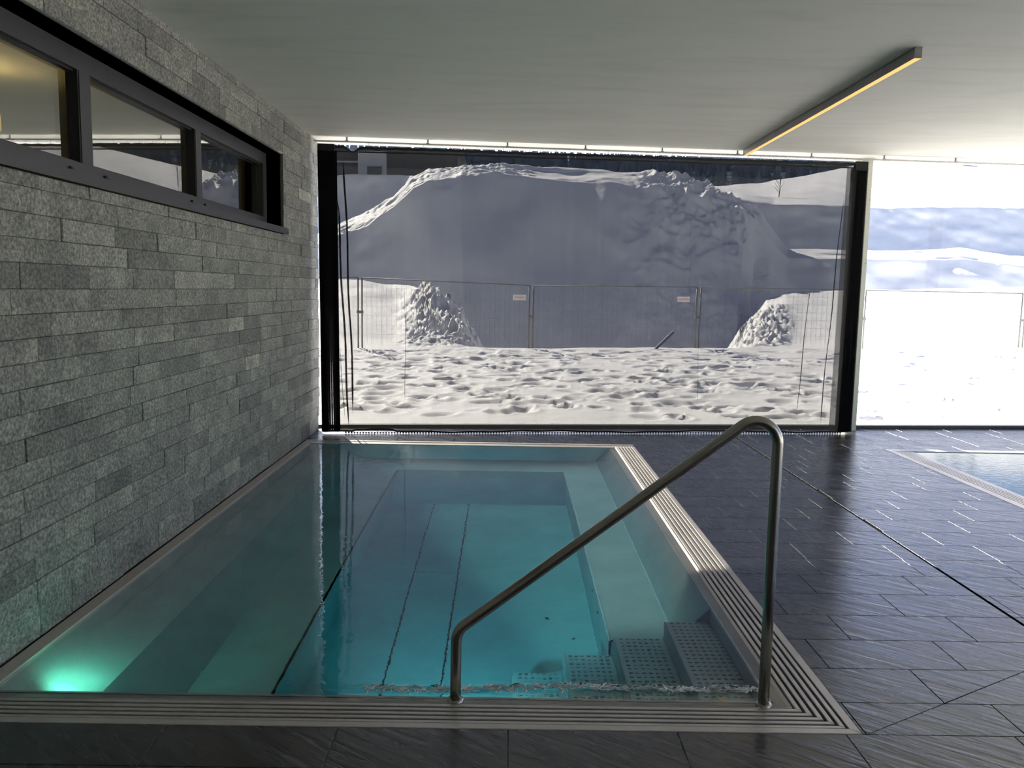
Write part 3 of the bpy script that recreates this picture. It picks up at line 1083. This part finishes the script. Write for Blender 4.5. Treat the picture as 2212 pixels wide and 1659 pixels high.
def build_curtain():
    root = tag(empty('curtain', (0, 0, 0)), 'sheer black net curtain stretched across the snow view, bunched at both ends', 'curtain')
    xl, xr = -1.955, 3.848
    ztop, zbot = 2.905, 0.028
    def hooks():
        xs = []
        x = -1.45
        while x < 3.78:
            xs.append(x)
            x += 0.137
        return xs
    hk = hooks()
    # path through plan space: list of (x, depth offset); bunches are tight zigzags
    def path(z):
        t = z / 2.9
        pts = []
        # left bunch
        nb = 16
        for i in range(nb * 6):
            k = i / (nb * 6)
            x = xl + (0.185 + 0.02 * (1 - t)) * k + 0.012 * math.sin(i * 2.1)
            pts.append((x + 0.018 * (1 - t) * math.sin(k * 9 + 1), 0.032 * math.sin(i / 6 * 2 * math.pi) - 0.01))
        # main sheet with pleats: (centre at top, centre at bottom, width, z0, z1)
        pleats = [(-1.875, -1.700, 0.013, 0.0, 2.9), (-1.79, -1.665, 0.027, 0.0, 2.9), (-1.71, -1.612, 0.026, 0.15, 2.9),
                  (-1.10, -1.075, 0.0115, 0.2, 1.7), (1.92, 1.98, 0.0085, 1.3, 2.6), (2.05, 2.09, 0.010, 0.1, 1.5),
                  (3.36, 3.20, 0.016, 0.12, 1.75), (3.62, 3.49, 0.018, 0.02, 2.7)]
        a, b = xl + 0.19 + 0.02 * (1 - t), xr - 0.16
        n = 1500
        for i in range(n):
            s = a + (b - a) * i / (n - 1)
            x = s
            d = 0.010 * math.sin(s * 3.1 + 0.6) + 0.004 * math.sin(s * 11 + t * 1.5)
            for pt, pb, w, z0, z1 in pleats:
                c = pt * t + pb * (1 - t) + 0.006 * math.sin(z * 5 + pt * 9)
                fade = min(1, max(0, (z - z0) / 0.25)) * min(1, max(0, (z1 - z) / 0.25))
                ww = w * fade
                sg = 0.0062
                u = (s - c) / sg
                if abs(u) < 6 and ww > 0:
                    x += -ww * u * math.exp(-u * u / 2)
                    d += 0.016 * fade * math.exp(-u * u / 3)
            pts.append((x, d))
        # right bunch
        nb = 14
        for i in range(nb * 6):
            k = i / (nb * 6)
            pts.append((xr - 0.16 + 0.16 * k + 0.012 * math.sin(i * 2.3), 0.03 * math.sin(i / 6 * 2 * math.pi)))
        return pts
    zs = np.linspace(zbot, ztop, 36)
    rows = [path(z) for z in zs]
    n = len(rows[0])
    v = [(x, curt_y(x) + d, z) for r, z in zip(rows, zs) for x, d in r]
    f = [(j * n + i, j * n + i + 1, (j + 1) * n + i + 1, (j + 1) * n + i) for j in range(len(zs) - 1) for i in range(n - 1)]
    obj('net_panel', v, f, M_NET, root, True)
    # hem end folded back beside the right bunch
    vv = []
    for z in np.linspace(zbot, ztop, 12):
        t = z / 2.9
        for i in range(8):
            x = 3.585 + 0.03 * t + 0.11 * i / 7
            vv.append((x, curt_y(x) - 0.03 - 0.004 * math.sin(i * 1.3 + z * 2), z))
    ff = [(j * 8 + i, j * 8 + i + 1, (j + 1) * 8 + i + 1, (j + 1) * 8 + i) for j in range(11) for i in range(7)]
    obj('net_fold', vv, ff, M_TAPE, root, True)
    # header: thin line, lighter tape, black band with a scalloped top; one hook has come off
    def sag(x):
        if -1.70 < x < -1.53:
            return -0.062 * (1 - abs(x + 1.615) / 0.085)
        if x < -1.53 or x > 3.72:
            return 0.0
        k = (x + 1.45) / 0.137
        return -0.007 * math.sin(math.pi * (k - math.floor(k)))
    def strip(name, z0, z1, mat, dip0=0.0, dip1=0.0, th=0.004, xa=xl, xb=xr):
        m = MB()
        N_ = 420
        vv = []
        for i in range(N_ + 1):
            x = xa + (xb - xa) * i / N_
            y = curt_y(x) + 0.010 * math.sin(x * 3.1 + 0.6)
            s_ = sag(x)
            za, zb_ = z0 + s_ * dip0, z1 + s_ * dip1
            vv += [(x, y - th / 2, za), (x, y - th / 2, zb_), (x, y + th / 2, zb_), (x, y + th / 2, za)]
        ff = []
        for i in range(N_):
            p, q = 4 * i, 4 * i + 4
            for k in range(4):
                k2 = (k + 1) % 4
                ff.append((p + k, p + k2, q + k2, q + k))
        ff += [(0, 3, 2, 1), (4 * N_, 4 * N_ + 1, 4 * N_ + 2, 4 * N_ + 3)]
        m.add(vv, ff)
        return m.build(name, mat, root)
    strip('top_hem', 2.940, 2.968, M_HEM, 0.7, 1.0)
    strip('header_tape', 2.916, 2.940, M_TAPE, 0.25, 0.7, th=0.0012)
    strip('header_seam', 2.903, 2.916, M_HEM, 0.0, 0.25)
    for x0, x1, d in ((xl, -1.79, 0), (3.71, xr, 0)):
        m = MB()
        k = 14
        for i in range(k):
            x = x0 + (x1 - x0) * i / k
            m.box(x, x + 0.009, curt_y(x) - 0.035, curt_y(x) + 0.03, 2.88, 2.975)
        m.build('gathered_hem', M_HEM, root)
    for x in hk:
        MB().tube([(x, curt_y(x), 2.962), (x, curt_y(x), 2.998)], 0.0022, 6).build('hook', M_RAIL, root)
    # weighted bottom hem
    pts = []
    for i in range(260):
        x = xl + 0.02 + (xr - xl - 0.04) * i / 259
        z = 0.026 + 0.006 * math.sin(x * 3.4) + 0.003 * math.sin(x * 13)
        if -1.62 < x < -1.2:
            z += 0.012
        pts.append((x, curt_y(x) + 0.010 * math.sin(x * 3.1 + 0.6), z))
    MB().tube(pts, 0.009, 6).build('bottom_hem', M_HEM, root)
    b = MB()
    x = xl + 0.25
    while x < xr - 0.1:
        y = curt_y(x) + 0.010 * math.sin(x * 3.1 + 0.6) - 0.002
        b.box(x, x + 0.014, y - 0.004, y + 0.004, 0.004, 0.02)
        x += 0.03
    o = b.build('hem_weights', M_HEM, root)
    o['kind'] = 'stuff'
build_curtain()

# ------------------------------------------------------------------ snow terrain
def ray_slope(px, py):
    d = CAM @ np.array([(px - 1106) / FPX, 1.0, -(py - 829.5) / FPX])
    return d[0] / d[1], d[2] / d[1]
def zi(px, py, Y):
    return 1.55 + Y * ray_slope(px, py)[1]

YK_ = [9.3, 19.0, 21.0, 24.5, 29.0, 37.5, 41.0, 49.5, 53.0, 85.0, 110.0]
def terr_columns():
    cols = []
    LY = {3: 29.5, 4: 35.2}
    RY = {3: 31.0, 4: 34.5, 5: 38.3, 6: 41.5}
    def C(px, k2, k3, k4, k5, k6, k7, k8, k9, yk=None):
        def g(val, Y):
            return zi(px, val[0], Y) if isinstance(val, tuple) else val
        Ys = list(YK_)
        u_ = ray_slope(px, 600)[0]
        Ys[0] = (9.55 - 0.088 * 4.09 + 0.05) / (1 - 0.088 * u_)
        if yk:
            for q, val in yk.items():
                Ys[q] = val
        zz = [0.015, zi(min(max(px, 690), 2212), 752, 19.0)] + [g(vv, Y) for vv, Y in zip((k2, k3, k4, k5, k6, k7, k8, k9), Ys[2:10])]
        zz.append(zz[-1] + 1.0)
        cols.append((ray_slope(px, 600)[0], zz, Ys))
    C(-2500, 0.4, 1.5, 1.0, (600,), (590,), 2.5, (560,), (520,))
    C(300, 0.4, 1.9, 1.2, (540,), (530,), 3.4, (400,), (390,))
    C(690, (728,), (603,), 0.6, (528,), (514,), 3.6, (385,), (388,), LY)
    C(730, (730,), (604,), 0.4, (512,), (498,), 3.6, (382,), (388,), LY)
    C(790, (732,), (606,), 0.2, (487,), (468,), 3.8, (378,), (388,), LY)
    C(850, (735,), (612,), 0.0, (447,), (432,), 4.2, (380,), (388,), LY)
    C(890, (738,), (622,), -0.3, (408,), (388,), 4.5, (383,), (390,), {3: 28.0, 4: 33.5})
    C(930, (742,), (640,), -0.6, (392,), (370,), 4.5, (390,), (392,), {4: 31.0})
    C(1000, (748,), (690,), -0.9, (380,), (362,), 5.0, (395,), (394,))
    C(1060, -0.7, -0.7, -1.0, (378,), (359,), 5.0, (400,), (396,))
    C(1200, -0.8, -1.0, -1.0, (392,), (363,), 5.0, (400,), (396,))
    C(1300, -0.8, -1.0, -1.0, (400,), (372,), 5.0, (405,), (396,))
    C(1400, -0.8, -1.0, -1.0, (412,), (382,), 5.0, (415,), (400,))
    C(1480, -0.7, -0.9, -1.0, (428,), (396,), 4.6, (425,), (403,))
    C(1560, -0.5, -0.6, -0.9, (450,), (425,), 4.4, (432,), (403,))
    C(1600, -0.2, (735,), -0.6, (470,), (444,), 4.3, (436,), (400,))
    C(1625, (746,), (690,), 0.0, (480,), (455,), 4.2, (440,), (398,), RY)
    C(1660, (742,), (645,), 0.6, (520,), (492,), 4.0, (446,), (391,), RY)
    C(1700, (740,), (629,), 0.1, (556,), (536,), 4.0, (446,), (384,), RY)
    C(1760, (738,), (628,), 0.1, (560,), (538,), 4.0, (446,), (372,), RY)
    C(1820, (736,), (627,), 0.1, (561,), (540,), 4.0, (447,), (361,), RY)
    C(1883, (734,), (627,), 0.1, (563,), (541,), 4.0, (449,), (345,), RY)
    C(1960, (732,), (624,), 0.1, (563,), (541,), 4.0, (449,), (335,), RY)
    C(2070, (730,), (621,), 0.1, (560,), (536,), 4.0, (449,), (325,), RY)
    C(2150, (730,), (620,), 0.1, (570,), (548,), 4.0, (450,), (320,), RY)
    C(2212, (730,), (619,), 0.1, (575,), (560,), 4.0, (451,), (315,), RY)
    C(2500, 0.8, 1.9, 0.1, (575,), (562,), 4.0, (455,), (300,), RY)
    C(3300, 0.8, 1.9, 0.1, (560,), (545,), 4.0, (455,), (300,), RY)
    C(5200, 0.8, 1.9, 0.1, (560,), (545,), 4.0, (455,), (330,), RY)
    return cols

def build_snow():
    cols = terr_columns()
    U = np.array([c[0] for c in cols])
    ZT = np.array([c[1] for c in cols])
    YT = np.array([c[2] for c in cols])
    us = np.concatenate([np.linspace(U[0], -0.26, 60)[:-1], np.linspace(-0.26, 0.66, 640), np.linspace(0.66, U[-1], 70)[1:]])
    # rows run over the knot index, so every bearing can have its own distances
    nrow = [170, 45, 55, 60, 80, 45, 45, 45, 45, 20]
    ss = np.concatenate([np.linspace(k, k + 1, n, endpoint=False) for k, n in enumerate(nrow)] + [[10.0]])
    UU, SS = np.meshgrid(us, ss)
    uw = UU + (vnoise(UU * 40, SS * 1.7, 3) - 0.5) * 0.006
    sw = SS
    def tab(T, u_, s_):
        ci = np.clip(np.searchsorted(U, u_.ravel()) - 1, 0, len(U) - 2).reshape(u_.shape)
        fu = np.clip((u_ - U[ci]) / (U[ci + 1] - U[ci]), 0, 1)
        ki = np.clip(np.floor(s_).astype(int), 0, 9)
        fk = s_ - ki
        return (T[ci, ki] * (1 - fu) + T[ci + 1, ki] * fu) * (1 - fk) + (T[ci, ki + 1] * (1 - fu) + T[ci + 1, ki + 1] * fu) * fk
    YY = tab(YT, uw, sw)
    XX = UU * YY
    Z = tab(ZT, uw, sw)
    YY = YY + (fbm(XX * 0.35, SS * 2.0, 3, 9) - 0.5) * np.clip((YY - 19.5) / 4, 0, 1) * 1.3
    XX = UU * YY
    # lumps
    def region(u0, u1, su, y0, y1, sy):
        a = 1 / (1 + np.exp(-(UU - u0) / su)) / (1 + np.exp((UU - u1) / su))
        return a / (1 + np.exp(-(YY - y0) / sy)) / (1 + np.exp((YY - y1) / sy))
    def pxu(p):
        return ray_slope(p, 600)[0]
    def lumps(x, y, seed):
        # ridged cells
        n = vnoise(x, y, seed)
        n2 = vnoise(x * 2.3, y * 2.3, seed + 5)
        n3 = vnoise(x * 5.1, y * 5.1, seed + 8)
        return (1 - np.abs(2 * n - 1)) * 0.5 + (1 - np.abs(2 * n2 - 1)) * 0.3 + (1 - np.abs(2 * n3 - 1)) * 0.2
    L1 = lumps(XX * 2.7, YY * 2.7, 21)
    m1 = region(pxu(880), pxu(1045), 0.006, 19.9, 27.0, 0.4)
    m2 = region(pxu(1585), pxu(1700), 0.006, 19.9, 27.0, 0.4)
    Z += (L1 - 0.3) * 0.75 * m1 + (L1 - 0.3) * 0.65 * m2
    L2 = lumps(XX * 1.1, YY * 1.1, 31)
    m3 = region(pxu(1390), pxu(1640), 0.010, 35.0, 44.0, 0.8)
    m4 = region(pxu(700), pxu(1150), 0.01, 37.0, 43.0, 0.6)
    Z += (L2 - 0.4) * 0.75 * m3 + (L2 - 0.4) * 0.35 * m4
    m5 = region(pxu(1330), pxu(1700), 0.012, 28.0, 37.0, 0.8)
    Z += (L2 - 0.4) * 0.3 * m5
    # gentle undulation of the far slopes
    calm = 1 - 0.75 / (1 + np.exp(-(UU - pxu(1680)) / 0.012))
    Z += calm * (fbm(XX * 0.22, YY * 0.22, 4, 41) - 0.5) * 0.55 * np.clip((YY - 20) / 10, 0, 1)
    Z += (fbm(XX * 0.8, YY * 0.8, 3, 45) - 0.5) * 0.10 * np.clip((YY - 20) / 6, 0, 1)
    # field: undulation and footprints
    fieldw = np.clip((19.6 - YY) / 1.0, 0, 1)
    Z += (fbm(XX * 0.9, YY * 0.9, 4, 51) - 0.5) * 0.10 * fieldw * np.clip((YY - 9.4) / 1.0, 0, 1)
    rng = np.random.default_rng(5)
    for k in range(800):
        fy = 9.9 + 8.6 * rng.random() ** 0.8
        fx = rng.uniform(-0.24, 0.66) * fy
        if fx > 5.5 and rng.random() < 0.55:
            continue
        a, b = rng.uniform(0.07, 0.17), rng.uniform(0.10, 0.24)
        th = rng.uniform(-0.8, 0.8)
        dep = rng.uniform(0.018, 0.065)
        iy = np.where(np.abs(YY[:, 300] - fy) < 0.6)[0]
        iu = np.where(np.abs(us - fx / fy) < 0.6 / fy * 1.1)[0]
        if len(iy) == 0 or len(iu) == 0:
            continue
        sl = np.ix_(iy, iu)
        dx, dy = XX[sl] - fx, YY[sl] - fy
        p = (dx * math.cos(th) + dy * math.sin(th)) / b
        q = (-dx * math.sin(th) + dy * math.cos(th)) / a
        r2 = p * p + q * q
        Z[sl] += -dep * np.exp(-r2 ** 1.6) + dep * 0.28 * np.exp(-((np.sqrt(r2) - 1.35) / 0.3) ** 2)
    nu, ny = len(us), len(ss)
    verts = np.stack([XX.ravel(), YY.ravel(), Z.ravel()], 1)
    idx = np.arange(nu * ny).reshape(ny, nu)
    faces = np.stack([idx[:-1, :-1].ravel(), idx[:-1, 1:].ravel(), idx[1:, 1:].ravel(), idx[1:, :-1].ravel()], 1)
    me = bpy.data.meshes.new('snow_ground')
    me.vertices.add(len(verts))
    me.vertices.foreach_set('co', verts.ravel())
    me.loops.add(faces.size)
    me.loops.foreach_set('vertex_index', faces.ravel().astype(np.int32))
    me.polygons.add(len(faces))
    me.polygons.foreach_set('loop_start', np.arange(0, faces.size, 4, dtype=np.int32))
    me.polygons.foreach_set('loop_total', np.full(len(faces), 4, dtype=np.int32))
    me.polygons.foreach_set('use_smooth', np.ones(len(faces), dtype=bool))
    me.update(calc_edges=True)
    me.materials.append(M_SNOW)
    o = bpy.data.objects.new('snow_ground', me)
    COL.objects.link(o)
    tag(o, kind='structure')
    def height(x, y):
        j = int(np.clip(np.searchsorted(us, x / y), 1, nu - 1))
        i = int(np.argmin(np.abs(YY[:, j] - y)))
        return float(Z[i, j])
    return height
snow_z = build_snow()

# ------------------------------------------------------------------ forest hillside
def build_forest():
    ys = np.linspace(112, 230, 40)
    xs = np.linspace(-160, 420, 120)
    X, Y = np.meshgrid(xs, ys)
    Z = 12.5 + (Y - 112) * 0.194 + (fbm(X * 0.03, Y * 0.03, 4, 3) - 0.5) * 4
    v = np.stack([X.ravel(), Y.ravel(), Z.ravel()], 1).tolist()
    idx = np.arange(X.size).reshape(X.shape)
    f = np.stack([idx[:-1, :-1].ravel(), idx[:-1, 1:].ravel(), idx[1:, 1:].ravel(), idx[1:, :-1].ravel()], 1).tolist()
    o = obj('mountain_slope', v, f, M_FOREST, None, True)
    tag(o, kind='structure')
    m = MB()
    rng = random.Random(4)
    for k in range(2600):
        y = rng.uniform(114, 228) if k % 2 else rng.uniform(200, 228)
        x = rng.uniform(-0.45, 0.8) * y
        i = min(39, int((y - 112) / 118 * 39)); j = min(119, int((x + 160) / 580 * 119))
        z = float(Z[i, j]) - 0.5
        h = rng.uniform(4, 6)
        for t in range(3):
            zb, zt = z + h * (0.12 + 0.27 * t), z + h * (0.5 + 0.25 * t)
            r = h * (0.2 - 0.05 * t)
            pts = [(x + r * math.cos(a), y + r * math.sin(a), zb) for a in [math.pi * 2 * q / 6 for q in range(6)]]
            m.add(pts + [(x, y, zt)], [(q, (q + 1) % 6, 6) for q in range(6)])
    o = m.build('conifer_forest', M_FOREST)
    tag(o, 'dark haze-blue conifer forest covering the far mountainside', 'forest', kind='stuff')
build_forest()

# ------------------------------------------------------------------ fence
def build_fence():
    Yf = 19.0
    posts_px = [778, 1147, 1507, 1862, 2208, 2560]
    tops = [600, 617, 621, 627, 634, 640]
    gpx = [(410, 596)] + list(zip(posts_px, tops))
    pos = []
    for px, ty in gpx:
        u, s = ray_slope(px, 700)
        x = u * Yf
        pos.append((x, Yf, 1.55 + Yf * ray_slope(px, ty)[1]))
    labels = ['temporary wire fence panel mostly hidden behind the left curtain bunch',
              'temporary wire fence panel carrying the left small red and white sign',
              'temporary wire fence panel carrying the right small red and white sign',
              'temporary wire fence panel between the slanted blue board and the window post',
              'temporary wire fence panel seen through the uncurtained glass',
              'temporary wire fence panel at the right edge beyond the uncurtained glass']
    for i in range(len(pos) - 1):
        (xa, ya, za), (xb, yb, zb) = pos[i], pos[i + 1]
        r = tag(empty('fence_panel', (xa, ya, 0)), labels[i], 'fence', 'temporary fence panels along the snow edge')
        W = xb - xa - 0.09
        x0 = 0.045
        b0, b1 = snow_z(xa, ya) - 0.12, snow_z(xb, yb) - 0.12
        for xx, zb_, zt in ((x0, b0, za), (x0 + W, b1, zb)):
            MB().tube([(xx, 0, zb_), (xx, 0, zt)], 0.018, 8).build('post', M_GALV, r, True)
        MB().tube([(x0, 0, za), (x0 + W, 0, zb)], 0.013, 8).build('top_rail', M_GALV, r, True)
        m = MB()
        n = int(W / 0.11)
        for k in range(1, n):
            t = k / n
            m.tube([(x0 + W * t, 0.0, b0 + (b1 - b0) * t + 0.22), (x0 + W * t, 0.0, za + (zb - za) * t)], 0.0018, 3, False)
        for k in range(1, 7):
            t = k / 7
            m.tube([(x0, 0.004, b0 + 0.22 + (za - b0 - 0.22) * t), (x0 + W, 0.004, b1 + 0.22 + (zb - b1 - 0.22) * t)], 0.0018, 3, False)
        o = m.build('wire_mesh', M_GALV, r)
        o['kind'] = 'stuff'
        c = MB()
        zc_ = b1 + (zb - b1) * 0.55
        c.box(x0 + W - 0.03, x0 + W + 0.12, -0.03, 0.03, zc_ - 0.03, zc_ + 0.03)
        c.build('clamp', M_GALV, r)
    for (pa, pb, pt, pbm, lab) in ((1108, 1136, 637, 648, 'small red and white sign on the fence nearer the pile of snow lumps'),
                                  (1463, 1490, 641, 652, 'small red and white sign on the fence above the slanted blue board')):
        u0, s0 = ray_slope(pa, pbm)
        u1, s1 = ray_slope(pb, pt)
        y = Yf - 0.03
        x0, x1, z0, z1 = u0 * y, u1 * y, 1.55 + s0 * y, 1.55 + s1 * y
        r = tag(empty('sign', ((x0 + x1) / 2, y, (z0 + z1) / 2)), lab, 'sign', 'small signs on the fence')
        w, h = (x1 - x0) / 2, (z1 - z0) / 2
        MB().box(-w, w, -0.004, 0.0, -h, h).build('board', M_SIGN, r)
        m = MB()
        xx = -w * 0.8
        rr = random.Random(pa)
        while xx < w * 0.75:
            q = rr.uniform(0.008, 0.022)
            m.box(xx, xx + q, -0.006, -0.004, -h * 0.32, h * 0.32)
            xx += q + 0.007
        m.build('faded_red_marks', M_SIGNRED, r)
    # slanted board
    u0, s0 = ray_slope(1413, 757)
    u1, s1 = ray_slope(1457, 717)
    y = 18.6
    p0 = Vector((u0 * y - 0.06, y, 1.55 + s0 * y - 0.06))
    p1 = Vector((u1 * y, y + 0.1, 1.55 + s1 * y))
    d = (p1 - p0).normalized()
    n = Vector((-d.z, 0, d.x)) * 0.028
    t = Vector((0, 0.014, 0))
    v = [p0 - n - t, p0 + n - t, p1 + n - t, p1 - n - t, p0 - n + t, p0 + n + t, p1 + n + t, p1 - n + t]
    c = (p0 + p1) / 2
    o = obj('slanted_board', [q - p0 for q in v], [(0, 1, 2, 3), (7, 6, 5, 4), (0, 4, 5, 1), (1, 5, 6, 2), (2, 6, 7, 3), (3, 7, 4, 0)], M_BOARD, None, False, p0)
    tag(o, 'dark blue board stuck slantwise in the snow beside the fence', 'board')
build_fence()

# ------------------------------------------------------------------ building behind the left crest
def build_building():
    Y = 62.0
    def P(px, py, y=Y):
        u, s = ray_slope(px, py)
        return u * y, 1.55 + s * y
    root = tag(empty('farm_building', (P(820, 380)[0], Y, P(820, 380)[1] - 1.5)), 'dark timber building with pale rendered tower above the snow, upper left', 'building')
    ox, oy, oz = root.location
    zb = P(820, 395)[1] - 2.5 - oz
    zt = 11.3 - oz                                   # eaves end just behind the curtain heading
    x0, x1, x2, x3 = P(600, 380)[0] - ox, P(776, 380)[0] - ox, P(836, 380)[0] - ox, P(988, 380)[0] - ox
    MB().box(x0, x1, 0, 6, zb, zt).build('left_wing', M_TIMBER, root)
    MB().box(x2, x3, 0, 6, zb, zt).build('right_wing', M_TIMBER, root)
    tw = MB().box(x1, x2, -0.5, 6, zb, zt).build('tower', M_RENDER, root)
    wx0, wz0 = P(793, 378, Y - 0.5)
    wx1, wz1 = P(825, 360, Y - 0.5)
    fr = MB()
    a, b, c, d = wx0 - ox, wx1 - ox, wz0 - oz, wz1 - oz
    fr.box(a, a + 0.06, -0.54, -0.5, c, d); fr.box(b - 0.06, b, -0.54, -0.5, c, d)
    fr.box(a, b, -0.54, -0.5, c, c + 0.06); fr.box(a, b, -0.54, -0.5, d - 0.06, d)
    wf = fr.build('window_frame', M_TIMBER, root)
    MB().box(a, b, -0.52, -0.505, c, d).build('pane', M_DARKGLASS, wf)
    zz = P(800, 352)[1] - oz
    MB().box(x0, x1, -0.06, 0.0, zz, zz + 0.12).build('cornice', M_RENDER, root)
    rf = MB()
    for a_, b_ in ((x0 - 0.4, x1 + 0.3), (x2 - 0.3, x3 + 0.4)):
        rf.box(a_, b_, -0.3, 6.3, zt, zt + 0.12)
    rf.build('roof', M_TIMBER, root)
    MB().box(x1 - 0.1, x2 + 0.1, -0.6, 6.2, zt + 0.12, zt + 0.2).build('tower_roof', M_TIMBER, root)
build_building()

def build_plants():
    # bare sapling on the lit slope
    y = 60.0
    u, s = ray_slope(1681, 452)
    x = u * y
    r = random.Random(3)
    m = MB()
    z = snow_z(x, y) - 0.1
    base = Vector((0, 0, 0))
    m.tube([base, base + Vector((0.05, 0, 0.8)), base + Vector((0.12, 0, 1.6))], [0.03, 0.022, 0.008], 5)
    for k in range(12):
        a = base + Vector((0.03 + 0.05 * k / 12, 0, 0.25 + 0.1 * k))
        d = Vector((r.uniform(-0.6, 0.6), r.uniform(-0.3, 0.3), r.uniform(0.4, 0.8)))
        m.tube([a, a + d * 0.5, a + d], [0.014, 0.01, 0.004], 4)
    o = m.build('sapling', M_BARK)
    o.location = (x, y, z)
    tag(o, 'bare young sapling on the far sunlit slope beside the window post', 'tree')
    # snowy shrubs seen in the clear pane, top right
    spots = [(2078, 391, 0.62), (2114, 386, 0.85), (2148, 382, 0.6)]
    labs = ['leftmost of three bluish snowy shrubs high on the bright slope', 'middle of three bluish snowy shrubs high on the bright slope', 'rightmost of three bluish snowy shrubs high on the bright slope']
    for (px, py, sc), lab in zip(spots, labs):
        y = 74.0
        u, s = ray_slope(px, py)
        x = u * y
        m = MB()
        for k in range(60):
            a, e = r.uniform(0, 6.28), r.uniform(0.1, 1.2)
            L = sc * r.uniform(0.5, 1.0)
            p = Vector((math.cos(a) * math.cos(e), math.sin(a) * math.cos(e) * 0.6, math.sin(e) * 0.8)) * L
            q = Vector((r.uniform(-1, 1), r.uniform(-1, 1), r.uniform(-1, 1))).normalized() * 0.16
            q2 = p.normalized().cross(q).normalized() * 0.12
            m.tube([(0, 0, 0), tuple(p)], [0.02, 0.006], 4, False)
            m.add([p - q, p + q2, p + q, p - q2], [(0, 1, 2, 3)])
        o = m.build('shrub', M_BRUSH)
        o.location = (x, y, snow_z(x, y))
        tag(o, lab, 'shrub', 'snowy shrubs on the far slope')
build_plants()
